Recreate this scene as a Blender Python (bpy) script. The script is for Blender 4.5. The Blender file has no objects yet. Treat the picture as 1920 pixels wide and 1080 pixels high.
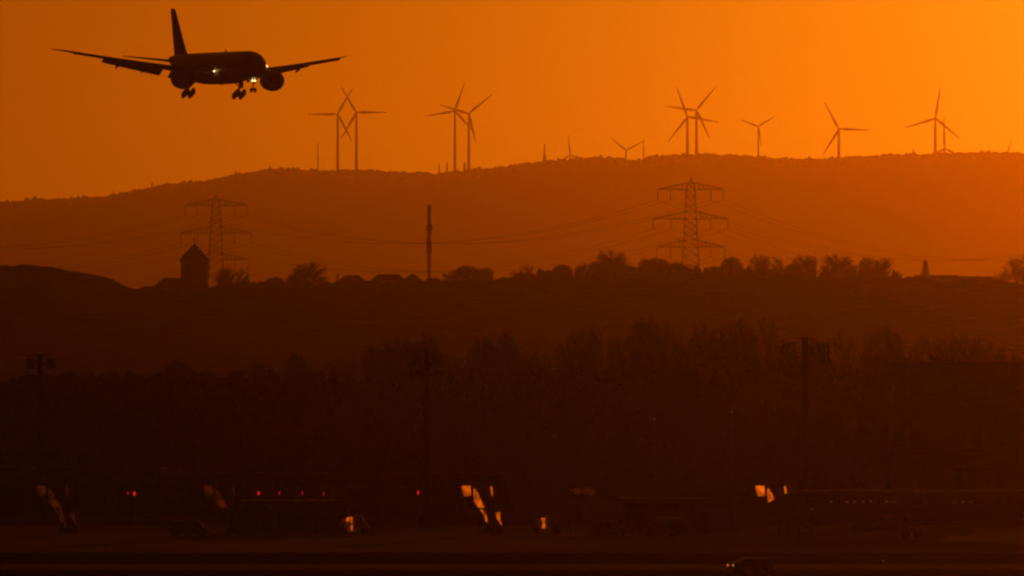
import bpy, math, random
from mathutils import Vector, Matrix
from math import radians as R, sin, cos, pi
random.seed(7)
sc = bpy.context.scene
C = sc.collection

# ------------------------------------------------------------------ camera
FPX = 20000.0          # focal length in pixels of the 1920 wide photograph
HCAM = 17.4            # height of the viewing terrace
YH = 758.0             # picture row of the horizon
cam_d = bpy.data.cameras.new('camera'); cam = bpy.data.objects.new('camera', cam_d); C.objects.link(cam)
cam_d.sensor_width = 36; cam_d.lens = FPX / 1920 * 36
cam_d.clip_start = 5; cam_d.clip_end = 80000
cam.location = (0, 0, HCAM)
cam.rotation_euler = (R(90) + math.atan((YH - 540) / FPX), 0, 0)
sc.camera = cam

# ------------------------------------------------------------------ light
SUN_AZ, SUN_EL = 6.6, 2.9           # degrees: right of the view axis, above the horizon
sdir = Vector((sin(R(SUN_AZ)) * cos(R(SUN_EL)), cos(R(SUN_AZ)) * cos(R(SUN_EL)), sin(R(SUN_EL))))
world = bpy.data.worlds.new('World'); sc.world = world; world.use_nodes = True
nt = world.node_tree; N = nt.nodes; L = nt.links; N.clear()
out = N.new('ShaderNodeOutputWorld'); bg = N.new('ShaderNodeBackground')
sky = N.new('ShaderNodeTexSky'); sky.sky_type = 'NISHITA'; sky.sun_disc = False
sky.sun_elevation = R(SUN_EL); sky.sun_rotation = R(SUN_AZ); sky.dust_density = 6; sky.air_density = 2
tint = N.new('ShaderNodeMixRGB'); tint.blend_type = 'MULTIPLY'; tint.inputs[0].default_value = 1
tint.inputs[2].default_value = (0.004, 0.0012, 0.0001, 1); L.new(sky.outputs[0], tint.inputs[1])
tc = N.new('ShaderNodeTexCoord')
dot = N.new('ShaderNodeVectorMath'); dot.operation = 'DOT_PRODUCT'; dot.inputs[1].default_value = sdir
L.new(tc.outputs['Generated'], dot.inputs[0])
def mth(op, a, b=None):
    n = N.new('ShaderNodeMath'); n.operation = op
    for i, v in enumerate((a, b)):
        if v is None: continue
        if isinstance(v, (int, float)): n.inputs[i].default_value = v
        else: L.new(v, n.inputs[i])
    return n.outputs[0]
ang = mth('MULTIPLY', mth('ARCCOSINE', mth('MINIMUM', dot.outputs['Value'], 0.9999999)), 57.29578)
def glow(scale, col):
    e = mth('EXPONENT', mth('MULTIPLY', ang, -1.0 / scale))
    m = N.new('ShaderNodeVectorMath'); m.operation = 'SCALE'; m.inputs[0].default_value = col
    L.new(e, m.inputs['Scale']); return m.outputs[0]
def vadd(a, b):
    m = N.new('ShaderNodeVectorMath'); m.operation = 'ADD'; L.new(a, m.inputs[0]); L.new(b, m.inputs[1]); return m.outputs[0]
GLOW = [(2.3, (3.9, 2.75, 0.11)), (7.5, (2.95, 0.5, 0.0))]
s = tint.outputs[0]
for g in GLOW: s = vadd(s, glow(*g))
L.new(s, bg.inputs['Color']); bg.inputs['Strength'].default_value = 1.0
L.new(bg.outputs[0], out.inputs['Surface'])

sun_d = bpy.data.lights.new('sun', 'SUN'); sun = bpy.data.objects.new('sun', sun_d); C.objects.link(sun)
sun_d.energy = 0.5; sun_d.angle = R(0.5); sun_d.color = (1.0, 0.135, 0.0)
sun.rotation_euler = sdir.to_track_quat('Z', 'Y').to_euler(); sun.location = (300, 1000, 900)

sc.view_settings.view_transform = 'Standard'; sc.view_settings.look = 'None'
sc.view_settings.gamma = 1; sc.view_settings.use_curve_mapping = False
sc.view_settings.exposure = -1.41
sc.render.engine = 'CYCLES'
cy = sc.cycles
cy.use_denoising = True; cy.max_bounces = 3; cy.diffuse_bounces = 1; cy.glossy_bounces = 1
cy.transmission_bounces = 1; cy.transparent_max_bounces = 4; cy.volume_bounces = 0
cy.filter_width = 2.3

# ------------------------------------------------------------------ helpers
def P(px, py, d):
    return Vector(((px - 960) / FPX * d, d, HCAM + (YH - py) / FPX * d))
def lerp_list(pts, x):
    if x <= pts[0][0]: return pts[0][1]
    for (a, b), (c, e) in zip(pts, pts[1:]):
        if x <= c: return b + (e - b) * (x - a) / (c - a)
    return pts[-1][1]
def mat(name, col, rough=0.9, spec=0.1, var=0.25, scale=1.0, metal=0.0, emit=None, estr=0):
    m = bpy.data.materials.new(name); m.use_nodes = True
    n = m.node_tree.nodes; l = m.node_tree.links; b = n['Principled BSDF']
    b.inputs['Roughness'].default_value = rough; b.inputs['Metallic'].default_value = metal
    b.inputs['Specular IOR Level'].default_value = spec
    nz = n.new('ShaderNodeTexNoise'); nz.inputs['Scale'].default_value = scale
    nz.inputs['Detail'].default_value = 4
    t = n.new('ShaderNodeTexCoord'); l.new(t.outputs['Object'], nz.inputs['Vector'])
    r = n.new('ShaderNodeValToRGB'); l.new(nz.outputs['Fac'], r.inputs['Fac'])
    r.color_ramp.elements[0].position = 0.3; r.color_ramp.elements[1].position = 0.7
    r.color_ramp.elements[0].color = tuple(c * (1 - var) for c in col) + (1,)
    r.color_ramp.elements[1].color = tuple(min(1, c * (1 + var)) for c in col) + (1,)
    l.new(r.outputs[0], b.inputs['Base Color'])
    if emit:
        b.inputs['Emission Color'].default_value = emit + (1,); b.inputs['Emission Strength'].default_value = estr
    return m
M = dict(
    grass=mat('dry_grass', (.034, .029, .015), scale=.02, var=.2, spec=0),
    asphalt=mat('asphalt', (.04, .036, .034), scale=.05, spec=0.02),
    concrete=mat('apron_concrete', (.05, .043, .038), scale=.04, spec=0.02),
    paint=mat('road_paint', (.75, .72, .6), scale=1),
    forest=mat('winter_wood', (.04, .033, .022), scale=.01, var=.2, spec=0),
    bark=mat('bark', (.07, .05, .035), scale=3, spec=0),
    twig=mat('twigs', (.045, .034, .024), scale=2, spec=0),
    needle=mat('needles', (.03, .05, .02), scale=2, spec=0),
    white=mat('aircraft_paint', (.6, .6, .6), rough=.3, spec=.5, var=.06, scale=.5),
    grey=mat('wing_grey', (.3, .31, .32), rough=.5, spec=.3, var=.1, scale=.7),
    blue=mat('fin_blue', (.03, .05, .12), rough=.4, spec=.3, var=.1, scale=.4),
    tyre=mat('tyre_rubber', (.02, .02, .02), scale=4),
    steel=mat('galvanised_steel', (.28, .29, .3), rough=.6, spec=.2, scale=2, metal=.0),
    dark=mat('dark_metal', (.05, .05, .055), rough=.6, scale=2),
    turbine=mat('turbine_white', (.55, .55, .55), rough=.6, var=.05, scale=.1),
    stone=mat('church_stone', (.3, .26, .2), scale=.8),
    slate=mat('roof_slate', (.07, .06, .06), scale=2),
    tile=mat('roof_tile', (.2, .08, .05), scale=2),
    plaster=mat('house_plaster', (.25, .22, .18), scale=1, var=.1),
    cladding=mat('hall_cladding', (.12, .12, .12), scale=.3, var=.15),
    carwhite=mat('vehicle_white', (.7, .7, .68), rough=.4, spec=.4, var=.04),
    canvas=mat('tent_canvas', (.75, .7, .6), var=.1),
    glass=mat('dark_glass', (.03, .035, .04), rough=.2, spec=.4, var=.1),
    lamp=mat('landing_lamp', (.8, .8, .8), emit=(1, .66, .25), estr=9),
    lamp_soft=mat('car_lamp', (.8, .8, .8), emit=(1, .27, .02), estr=2.4),
    red=mat('red_lamp', (.5, .02, .02), emit=(1, .015, .02), estr=1.6),
    reddim=mat('red_lamp_dim', (.5, .02, .02), emit=(1, .02, .03), estr=.6),
    cabin=mat('cabin_window', (.2, .2, .2), emit=(1, .27, .06), estr=.11),
)
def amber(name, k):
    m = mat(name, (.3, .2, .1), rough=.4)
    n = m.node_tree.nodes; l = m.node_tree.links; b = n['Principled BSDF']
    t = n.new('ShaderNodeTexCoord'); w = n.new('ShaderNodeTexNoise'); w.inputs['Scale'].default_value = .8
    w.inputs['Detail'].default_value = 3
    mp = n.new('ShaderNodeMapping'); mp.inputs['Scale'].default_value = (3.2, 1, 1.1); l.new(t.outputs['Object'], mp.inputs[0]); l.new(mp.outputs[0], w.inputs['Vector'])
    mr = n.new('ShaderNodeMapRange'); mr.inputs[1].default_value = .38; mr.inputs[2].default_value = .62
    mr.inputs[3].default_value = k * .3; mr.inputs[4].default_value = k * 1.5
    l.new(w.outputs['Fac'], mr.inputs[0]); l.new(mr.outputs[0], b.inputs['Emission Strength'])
    b.inputs['Emission Color'].default_value = (1, .14, .003, 1)  # panes emit amber over their whole face, strength varied by noise
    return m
def translucent(m, col):
    n = m.node_tree.nodes; l = m.node_tree.links; o = n['Material Output']; t = n.new('ShaderNodeBsdfTranslucent'); t.inputs[0].default_value = col
    x = n.new('ShaderNodeMixShader'); x.inputs[0].default_value = .8; l.new(n['Principled BSDF'].outputs[0], x.inputs[1]); l.new(t.outputs[0], x.inputs[2]); l.new(x.outputs[0], o.inputs['Surface'])
translucent(M['canvas'], (.85, .7, .5, 1))
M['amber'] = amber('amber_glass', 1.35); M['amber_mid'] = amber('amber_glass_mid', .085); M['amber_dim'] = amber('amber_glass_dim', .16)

class MB:
    def __init__(s): s.v = []; s.f = []
    def box(s, x0, x1, y0, y1, z0, z1):
        b = len(s.v)
        s.v += [(x, y, z) for z in (z0, z1) for x, y in ((x0, y0), (x1, y0), (x1, y1), (x0, y1))]
        s.f += [tuple(b + i for i in q) for q in ((3, 2, 1, 0), (4, 5, 6, 7), (0, 1, 5, 4), (1, 2, 6, 5), (2, 3, 7, 6), (3, 0, 4, 7))]
        return s
    def loft(s, rings, cap=True):
        b = len(s.v); n = len(rings[0])
        for r in rings: s.v += [tuple(p) for p in r]
        for i in range(len(rings) - 1):
            for j in range(n):
                k = (j + 1) % n
                s.f.append((b + i * n + j, b + i * n + k, b + (i + 1) * n + k, b + (i + 1) * n + j))
        if cap:
            s.f.append(tuple(b + j for j in reversed(range(n))))
            s.f.append(tuple(b + (len(rings) - 1) * n + j for j in range(n)))
        return s
    def tube(s, pts, rad, n=6, cap=True):
        pts = [Vector(p) for p in pts]; rings = []
        if not isinstance(rad, (list, tuple)): rad = [rad] * len(pts)
        for i, p in enumerate(pts):
            d = (pts[min(i + 1, len(pts) - 1)] - pts[max(i - 1, 0)]).normalized()
            u = d.cross(Vector((0, 0, 1)) if abs(d.z) < .9 else Vector((1, 0, 0))).normalized(); w = d.cross(u)
            rings.append([p + (u * cos(2 * pi * k / n) + w * sin(2 * pi * k / n)) * rad[i] for k in range(n)])
        return s.loft(rings, cap)
    def prism(s, poly, axis, a0, a1):
        """poly: 2D outline in the two other axes, extruded along axis (0 x, 1 y, 2 z)."""
        def mk(p, a):
            q = [0, 0, 0]; o = [i for i in range(3) if i != axis]; q[o[0]] = p[0]; q[o[1]] = p[1]; q[axis] = a; return q
        return s.loft([[mk(p, a0) for p in poly], [mk(p, a1) for p in poly]])
    def lathe(s, prof, n=20, axis='z', cx=0, cy=0, cz=0):
        rings = []
        for a, r in prof:
            ring = []
            for k in range(n):
                c, d = r * cos(2 * pi * k / n), r * sin(2 * pi * k / n)
                ring.append((cx + c, cy + d, cz + a) if axis == 'z' else (cx + c, cy + a, cz + d) if axis == 'y' else (cx + a, cy + c, cz + d))
            rings.append(ring)
        return s.loft(rings)
    def build(s, name, m, parent=None, smooth=False):
        me = bpy.data.meshes.new(name); me.from_pydata(s.v, [], s.f); me.update()
        if smooth: me.polygons.foreach_set('use_smooth', [True] * len(me.polygons))
        me.materials.append(m)
        o = bpy.data.objects.new(name, me); C.objects.link(o)
        if parent: o.parent = parent
        return o
def tag(o, label=None, cat=None, group=None, kind=None):
    if label: o['label'] = label
    if cat: o['category'] = cat
    if group: o['group'] = group
    if kind: o['kind'] = kind
    return o
def empty(name, loc, label, cat, group=None, rz=0):
    o = bpy.data.objects.new(name, None); C.objects.link(o); o.location = loc; o.rotation_euler = (0, 0, rz)
    o.empty_display_size = .5
    return tag(o, label, cat, group)
def dup(root, loc, rz=0, scale=None, label=None, group=None):
    def cp(o, par):
        c = o.copy(); C.objects.link(c); c.parent = par
        for ch in kids.get(o, ()): cp(ch, c)
        return c
    kids = {}
    st = [root]
    allo = list(root.children_recursive)
    for ch in allo: kids.setdefault(ch.parent, []).append(ch)
    r = cp(root, None); r.location = loc; r.rotation_euler = (0, 0, rz)
    if scale: r.scale = scale
    if label: r['label'] = label
    if group: r['group'] = group
    return r

# ------------------------------------------------------------------ terrain
HILL = [(-1500, 470), (-600, 410), (0, 376), (60, 372), (110, 370), (150, 368), (190, 366), (240, 357), (290, 346), (330, 340), (400, 334), (450, 322), (500, 315),
        (540, 313), (590, 317), (640, 316), (700, 317), (740, 319), (790, 322), (820, 322), (860, 319), (900, 313), (950, 309), (990, 303), (1020, 298),
        (1060, 296), (1110, 291), (1160, 293), (1180, 298), (1200, 297), (1230, 289), (1260, 287), (1330, 286), (1390, 288), (1430, 292), (1470, 293),
        (1500, 296), (1560, 293), (1620, 290), (1660, 287), (1720, 286), (1780, 284), (1840, 282), (1900, 283), (1960, 286), (2600, 330), (3500, 400)]
RIDGE = [(-900, 530), (-300, 515), (0, 513), (45, 511), (57, 505), (115, 504), (150, 513), (185, 517), (205, 521), (220, 531), (238, 541), (265, 544), (300, 547), (420, 547), (470, 541),
         (520, 543), (620, 540), (700, 535), (900, 533), (1000, 528), (1100, 526), (1300, 522), (1500, 524), (1620, 524), (1680, 528), (1750, 531), (1850, 533),
         (1880, 537), (1920, 539), (2200, 535), (3000, 560)]
NEAR = 0.87          # scale of the airfield distances
DR = 4600.0; DH = 22000.0
def hill_z(x):
    return HCAM + (YH - lerp_list(HILL, x / DH * FPX + 960)) / FPX * DH
def ridge_z(x):
    return HCAM + (YH - lerp_list(RIDGE, x / DR * FPX + 960)) / FPX * DR
def sm(t): t = max(0, min(1, t)); return t * t * (3 - 2 * t)
def ground_z(x, y):
    rz = ridge_z(x)
    if y < 1800: return 0
    if y < 2040: return 19 * sm((y - 1800) / 240)
    if y < 2600: return 19
    if y < DR: return 19 + (rz - 19) * sm((y - 2600) / (DR - 2600))
    if y < DR + 70: return rz
    if y < 5200: return rz + (48 - rz) * sm((y - DR - 70) / (530))
    return 48
def grid(name, xs, ys, fz, m):
    b = MB(); nx = len(xs)
    for y in ys:
        for x in xs: b.v.append((x, y, fz(x, y)))
    for j in range(len(ys) - 1):
        for i in range(nx - 1):
            b.f.append((j * nx + i, j * nx + i + 1, (j + 1) * nx + i + 1, (j + 1) * nx + i))
    return b.build(name, m, smooth=True)
xs = sorted(set([-5200, -3500, -2200, -1500, -1000, -700, -500] + [round(-440 + 5 * i, 1) for i in range(177)] + [500, 700, 1000, 1500, 2200, 3500, 5200]))
ys = [-1400, 0, 800, 1200, 1600, 1800] + [1800 + 24 * i for i in range(1, 11)] + [2200, 2400, 2600] + [2600 + 80 * i for i in range(1, 26)] + [4670, 4730, 4800, 4900, 5000, 5100, 5200, 7000, 12000, 27400]
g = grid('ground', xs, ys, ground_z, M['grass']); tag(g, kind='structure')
def far_z(x, y):
    hz = hill_z(x) - 5; wob = 10 * sin(x / 310 + y / 500) + 7 * sin(x / 170 - y / 260)
    if y <= DH: return 30 + (hz - 30) * (sm((y - 13500) / (DH - 13500) * .5) * 2) + wob * sin(pi * max(0, min(1, (y - 13500) / (DH - 13500))))
    return hz + (20 - hz) * sm((y - DH - 300) / 4500)
hx = sorted(set([-5200, -4200, -3400, -2600, -2000, -1700] + [-1400 + 20 * i for i in range(141)] + [1700, 2000, 2600, 3400, 4200, 5200]))
hy = [13500, 14500, 15500, 16500, 17500, 18500, 19500, 20300, 21000, 21400, 21700, 21850, 22000, 22150, 22300, 22800, 23800, 25000, 26000, 27300]
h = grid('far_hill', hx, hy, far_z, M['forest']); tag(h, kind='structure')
# wood along the far crest: small crowns nobody could count
b = MB()
def blob(b, x, y, z, w, h, n=6, lean=0):
    rings = []
    for t, r in ((0, .5), (.3, 1), (.65, .85), (.9, .45), (1, .08)):
        rings.append([(x + lean * t + w * r * (cos(2 * pi * k / n) * random.uniform(.75, 1.2)), y + w * r * sin(2 * pi * k / n), z + h * t * random.uniform(.93, 1.07)) for k in range(n)])
    b.loft(rings)
for i in range(3800):
    x = random.uniform(-1350, 1350); y = random.uniform(DH - 250, DH + 120)
    hh = random.uniform(3.2, 6.5) * (1.5 if random.random() < .06 else 1) * (1 + .35 * sin(x / 37) * sin(x / 11))
    blob(b, x, y, far_z(x, y) - 1.5, random.uniform(2.5, 6.5), hh, 5)
for px, top in ((823, 305), (838, 302), (870, 300), (872, 306), (1712, 277), (212, 358), (224, 360), (285, 340), (1088, 293), (442, 320)):
    p = P(px, top, 21900); z = far_z(p.x, 21900)
    blob(b, p.x, 21900, z - 1, 2.2, p.z - z + 1, 5)
tag(b.build('hill_forest', M['forest']), 'dark wood edge running along the crest of the far hill', 'forest', kind='stuff')

# airfield surfaces
def sheet(name, m, x0, x1, y0, y1, z):
    o = MB(); o.v = [(x0, y0, z), (x1, y0, z), (x1, y1, z), (x0, y1, z)]; o.f = [(0, 1, 2, 3)]
    return tag(o.build(name, m), kind='structure')
sheet('apron', M['concrete'], -900, 900, 1253, 1531, .01)
sheet('taxiway', M['asphalt'], -900, 900, 1122, 1161, .01)
sheet('runway', M['asphalt'], -900, 900, 974, 1027, .01)
sheet('service_road', M['asphalt'], -900, 900, 1614, 1625, .01)
sheet('taxiway_centre_line', M['paint'], -900, 900, 1141, 1141.6, .016)
sheet('taxiway_edge_line', M['paint'], -900, 900, 1160, 1160.5, .016)
sheet('apron_edge_line', M['paint'], -900, 900, 1254, 1254.6, .016)
# ------------------------------------------------------------------ landing airliner
def section(zc, rx, rz, y, n=28):
    return [(rx * cos(2 * pi * k / n), y, zc + rz * sin(2 * pi * k / n)) for k in range(n)]
def airliner(root, S, kind='wide'):
    pass
def wing_mesh(stations, n=12):
    """stations: x, y_leading, y_trailing, z_leading, z_trailing, thickness"""
    b = MB(); rings = []
    for x, yl, yt, zl, zt, th in stations:
        ring = []
        for k in range(n):
            a = 2 * pi * k / n; u = (1 - cos(a)) / 2               # 0 at the leading edge
            t = th * (1.5 * math.sqrt(max(u, 0)) * (1 - u) + .06 * (1 - u)) * 1.1
            sgn = 1 if k < n / 2 else -1
            ring.append((x, yl + (yt - yl) * u, zl + (zt - zl) * u + sgn * t * (.6 if sgn > 0 else .45)))
        rings.append(ring)
    return b.loft(rings)
def wz(x): return -1.45 + (abs(x) / 32.4) ** 1.2 * 4.7
plane = empty('airliner', (0, 0, 0), 'wide body twin engine airliner in the sky with its landing gear down and lights on', 'airliner')
FUS = [(0, -.95, .05, .05), (.4, -.92, .7, .6), (1.2, -.82, 1.25, 1.1), (2.4, -.6, 1.8, 1.7), (4, -.32, 2.35, 2.3), (6, -.1, 2.8, 2.8), (8.5, 0, 3.05, 3.05), (11, 0, 3.1, 3.1),
       (50, 0, 3.1, 3.1), (54, .15, 3.0, 2.95), (58, .45, 2.7, 2.6), (62, .85, 2.25, 2.15), (66, 1.3, 1.7, 1.6), (70, 1.7, 1.0, 1.05), (72.6, 1.95, .45, .65), (73.8, 2.0, .12, .35)]
fus = MB().loft([section(zc, rx, rz, y) for y, zc, rx, rz in FUS]).build('fuselage', M['white'], plane, True)
bf = MB().loft([[(3.15 * w * math.copysign(abs(cos(a)) ** .6, cos(a)), y, -2.2 + 1.45 * hgt * math.copysign(abs(sin(a)) ** .7, sin(a))) for a in [2 * pi * k / 20 for k in range(20)]]
                for y, w, hgt in ((21, .5, .2), (23, .85, .7), (26, 1.02, .95), (30, 1.08, 1), (39, 1.08, 1), (43, 1, .85), (46, .6, .3))]).build('belly_fairing', M['grey'], plane, True)
ck = MB()
for s_ in (-1, 1):
    for k in range(3):
        a0 = R(90 - s_ * (4 + 22 * k)); a1 = R(90 - s_ * (24 + 22 * k))
        ya, yb = 2.3 + .35 * k, 3.3 + .35 * k
        q = []
        for y, a in ((ya, a0), (ya + .15, a1), (yb + .15, a1), (yb, a0)):
            zc = lerp_list([(f[0], f[1]) for f in FUS], y); rx = lerp_list([(f[0], f[2]) for f in FUS], y) + .03; rz = lerp_list([(f[0], f[3]) for f in FUS], y) + .03
            q.append((rx * cos(a), y, zc + rz * sin(a)))
        bi = len(ck.v); ck.v += q; ck.f.append((bi, bi + 1, bi + 2, bi + 3))
ck.build('cockpit_window', M['glass'], plane)
for s_ in (-1, 1):
    st = []
    for x in (2.2, 3.1, 6, 10, 15, 20, 25, 29.5, 31, 32.4):
        yl = lerp_list([(2.2, 23.5), (3.1, 25), (10, 30.3), (29.5, 43.6), (31, 45.4), (32.4, 48.3)], x)
        yt = lerp_list([(2.2, 37.6), (10, 37.8), (29.5, 46), (31, 47.2), (32.4, 49)], x)
        th = lerp_list([(2.2, 1.5), (10, 1.05), (20, .62), (29.5, .34), (32.4, .1)], x)
        z = wz(x); st.append((s_ * x, yl, yt, z, z - .075 * (yt - yl), th * 1.12))
    w = wing_mesh(st).build('wing', M['grey'], plane, True)
    for xa, xb in ((3.3, 9.2), (10.9, 22.5)):
        fl = []
        for x in (xa, (xa + xb) / 2, xb):
            yt = lerp_list([(2.2, 37.6), (10, 37.8), (29.5, 46)], x); c = lerp_list([(3, 3.6), (10, 3.3), (23, 1.7)], x); yl = lerp_list([(2.2, 23.5), (3.1, 25), (10, 30.3), (29.5, 43.6)], x); z = wz(x) - .075 * (yt - yl) + .05
            fl.append((s_ * x, yt - .5, yt + c * .8, z, z - c * .42, .36))
        wing_mesh(fl).build('flap', M['grey'], w, True)
    for xa, xb in ((4.2, 8.4), (11, 29)):
        sl = []
        for x in (xa, (xa + xb) / 2, xb):
            yl = lerp_list([(2.2, 23.5), (3.1, 25), (10, 30.3), (29.5, 43.6)], x); z = wz(x) - .42
            sl.append((s_ * x, yl - .75, yl + .15, z - .1, z + .3, .2))
        wing_mesh(sl).build('slat', M['grey'], w, True)
    for x, ln in ((7.5, 5), (14.5, 4.4), (19.6, 3.6)):
        yt = lerp_list([(2.2, 37.6), (10, 37.8), (29.5, 46)], x); z = wz(x)
        MB().loft([[(s_ * x + r * cos(a), y, zz + r * 1.4 * sin(a)) for a in [2 * pi * k / 8 for k in range(8)]] for y, zz, r in
                   ((yt - ln * .55, z - .5, .08), (yt - ln * .3, z - .85, .32), (yt + ln * .15, z - 1.2, .32), (yt + ln * .5, z - 1.85, .07))]).build('flap_track_fairing', M['grey'], w, True)
    # engine
    ex = 9.65 * s_
    prof = [(0, 1.72), (-.25, 1.85), (-.1, 2.02), (.8, 2.2), (2.3, 2.22), (4.6, 2.0), (5.6, 1.75), (5.5, 1.65)]
    e = MB(); rings = [[(ex + r * cos(2 * pi * k / 28), 24 + y, -2.75 + r * sin(2 * pi * k / 28)) for k in range(28)] for y, r in [(1.2, 1.62), (.4, 1.62)] + prof + [(3, 1.6)]]
    e.loft(rings, False); eng = e.build('engine', M['grey'], plane, True)
    fan = MB().lathe([(1.1, 1.6), (1.25, 1.6)], 28, 'y', ex, 24, -2.75)
    for k in range(22):
        a = 2 * pi * k / 22; ca, sa = cos(a), sin(a)
        p = [(ex + r * cos(a + t), 24 + yy, -2.75 + r * sin(a + t)) for r, t, yy in ((.5, 0, .75), (1.58, .05, .7), (1.58, .2, 1.05), (.5, .2, 1.05))]
        bi = len(fan.v); fan.v += p; fan.f.append((bi, bi + 1, bi + 2, bi + 3))
    fan.build('fan', M['dark'], eng)
    MB().lathe([(.3, .03), (.55, .28), (.95, .52), (1.1, .55)], 16, 'y', ex, 24, -2.75).build('spinner', M['dark'], eng, True)
    MB().lathe([(5.2, 1.1), (6.6, .85), (7.5, .55), (8.4, .1)], 16, 'y', ex, 24, -2.75).build('exhaust_cone', M['dark'], eng, True)
    MB().prism([(25.6, -.75), (30.5, wz(9.65) + .1), (35, wz(9.65) - .35), (31, -1.2), (28, -1.0)], 0, ex - .28, ex + .28).build('engine_pylon', M['grey'], plane)
    # stabilizer
    wing_mesh([(s_ * .8, 63, 70.6, 1.5, 1.4, .75), (s_ * 5.5, 66.4, 72, 1.95, 1.9, .5), (s_ * 10.6, 70.3, 73, 2.45, 2.42, .2)]).build('horizontal_stabilizer', M['grey'], plane, True)
    # main gear
    gx = 5.5 * s_
    gear = MB().tube([(gx, 36.6, -1.5), (gx, 37, -5.55)], [.3, .2], 8).tube([(gx - 1.9 * s_, 36.9, -2.2), (gx, 37, -4.1)], .11, 6).tube([(gx, 34.6, -2.2), (gx, 36.9, -4.3)], .12, 6).build('main_landing_gear', M['steel'], plane)
    MB().box(gx + s_ * .55 - .04, gx + s_ * .55 + .04, 35.8, 38, -4.3, -2.2).build('gear_door', M['white'], gear)
    ta = R(15)
    tr = MB()
    for k in (-1, 0, 1):
        yy, zz = 37 + 1.47 * k * cos(ta), -5.6 - 1.47 * k * sin(ta)
        tr.tube([(gx - .8, yy, zz), (gx + .8, yy, zz)], .1, 6)
        for q in (-1, 1):
            MB().lathe([(-.27, .45), (-.26, .66), (-.12, .74), (.12, .74), (.26, .66), (.27, .45)], 18, 'x', gx + q * .71, yy, zz).build('wheel', M['tyre'], gear, True)
    tr.tube([(gx, 37 - 1.6 * cos(ta), -5.6 + 1.6 * sin(ta)), (gx, 37 + 1.6 * cos(ta), -5.6 - 1.6 * sin(ta))], .2, 6)
    tr.build('bogie_beam', M['steel'], gear)
# fin
rg = []
for z, yl, yt, th in ((2.2, 57.2, 69.5, .95), (3.3, 59.8, 69.6, .85), (8, 64.8, 71.4, .6), (12.2, 69.2, 73, .4), (12.8, 70.2, 73.1, .22)):
    ring = []
    for k in range(14):
        a = 2 * pi * k / 14; u = (1 - cos(a)) / 2
        t = th * (1.9 * math.sqrt(u) * (1 - u) + .05) * .75; ring.append(((t if k < 7 else -t), yl + (yt - yl) * u, z))
    rg.append(ring)
MB().loft(rg).build('fin', M['blue'], plane, True)
ng = MB().tube([(0, 6.2, -2.3), (0, 5.9, -5.1)], [.16, .12], 8).tube([(0, 7.8, -2.5), (0, 6, -4)], .07, 6).tube([(-.5, 5.9, -5.1), (.5, 5.9, -5.1)], .08, 6).box(-.4, .4, 5.5, 5.8, -3.75, -3.55).build('nose_landing_gear', M['steel'], plane)
for q in (-1, 1):
    MB().lathe([(-.2, .3), (-.18, .48), (-.08, .53), (.08, .53), (.18, .48), (.2, .3)], 18, 'x', q * .42, 5.9, -5.1).build('wheel', M['tyre'], ng, True)
    MB().box(q * .75 - .03, q * .75 + .03, 6.2, 8.2, -3.5, -2.5).build('gear_door', M['white'], ng)
    MB().lathe([(-.14, .05), (-.1, .16), (.1, .18), (.2, .08)], 12, 'y', q * .27, 5.55, -3.15).build('taxi_lamp', M['lamp'], ng, True)
for x, y, z, r in ((-3.35, 24.6, -1.05, .16), (9.25, 28.9, .3, .15), (3.35, 24.6, -1.05, .16)):
    MB().lathe([(-.2, .05), (-.15, r), (.1, r), (.3, .05)], 12, 'y', x, y, z).build('landing_lamp', M['lamp'], plane, True)
MB().prism([(27, 3.05), (27.9, 3.6), (28.3, 3.6), (28.3, 3.05)], 0, -.04, .04).build('antenna', M['white'], plane)
MB().prism([(30, -3.6), (30.5, -4.1), (30.8, -4.1), (30.8, -3.6)], 0, -.04, .04).build('antenna', M['white'], plane)
nose = P(489.6, 122.2, 2200)
plane.rotation_euler = (R(1.15), R(.73), R(16.8))
plane.rotation_mode = 'XYZ'
mtx = plane.rotation_euler.to_matrix()
plane.location = nose
plane.rotation_euler = (R(1.15), R(.73), R(16.8))

# ------------------------------------------------------------------ wind turbines on the far hill
GT = 'wind turbines along the crest of the far hill'
def turbine(px, py, blade_px, ang, label, d=21950, tk=1.0):
    hub = P(px, py, d); k = d / FPX; Lb = blade_px * k
    gz = far_z(hub.x, d) - 2
    t = empty('wind_turbine', (hub.x, d, gz), label, 'wind turbine', GT)
    H = hub.z - gz; s = Lb / 58
    rr = 3.3 * tk * max(s, .72)
    if H > 6: MB().tube([(0, 4, 0), (0, 4, H * .5), (0, 4, H)], [rr, rr * .8, rr * .62], 12).build('tower', M['turbine'], t, True)
    MB().loft([[(x * q, y, H + z * q) for x, z in ((-2, -1.8), (2, -1.8), (2.2, 1.6), (1.2, 2.3), (-1.2, 2.3), (-2.2, 1.6))] for y, q in ((-2.5, .75 * s + .1), (0, s), (8, s), (11, .7 * s))]).build('nacelle', M['turbine'], t)
    MB().lathe([(-6.2, .2), (-5.2, 1.3 * s + .2), (-2.4, 2 * s + .2)], 12, 'y', 0, 0, H).build('hub', M['turbine'], t, True)
    for a in ang:
        u = Vector((cos(R(a)), 0, sin(R(a)))); w = Vector((-u.z, 0, u.x)); rings = []
        for q, c, th in ((.02, 1.1, 1.0), (.08, 1.4, .9), (.2, 2.35, .6), (.45, 1.7, .4), (.75, 1.1, .25), (.95, .7, .12), (1.0, .2, .06)):
            o = Vector((0, -4.2 - 1.5 * q * q, H)) + u * (Lb * q); c2 = c * (.55 + .45 * s) * tk * 1.35
            rings.append([o + w * c2, o + Vector((0, -th, 0)), o - w * c2 * .8, o + Vector((0, th, 0))])
        MB().loft(rings).build('blade', M['turbine'], t)
    return t
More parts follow.
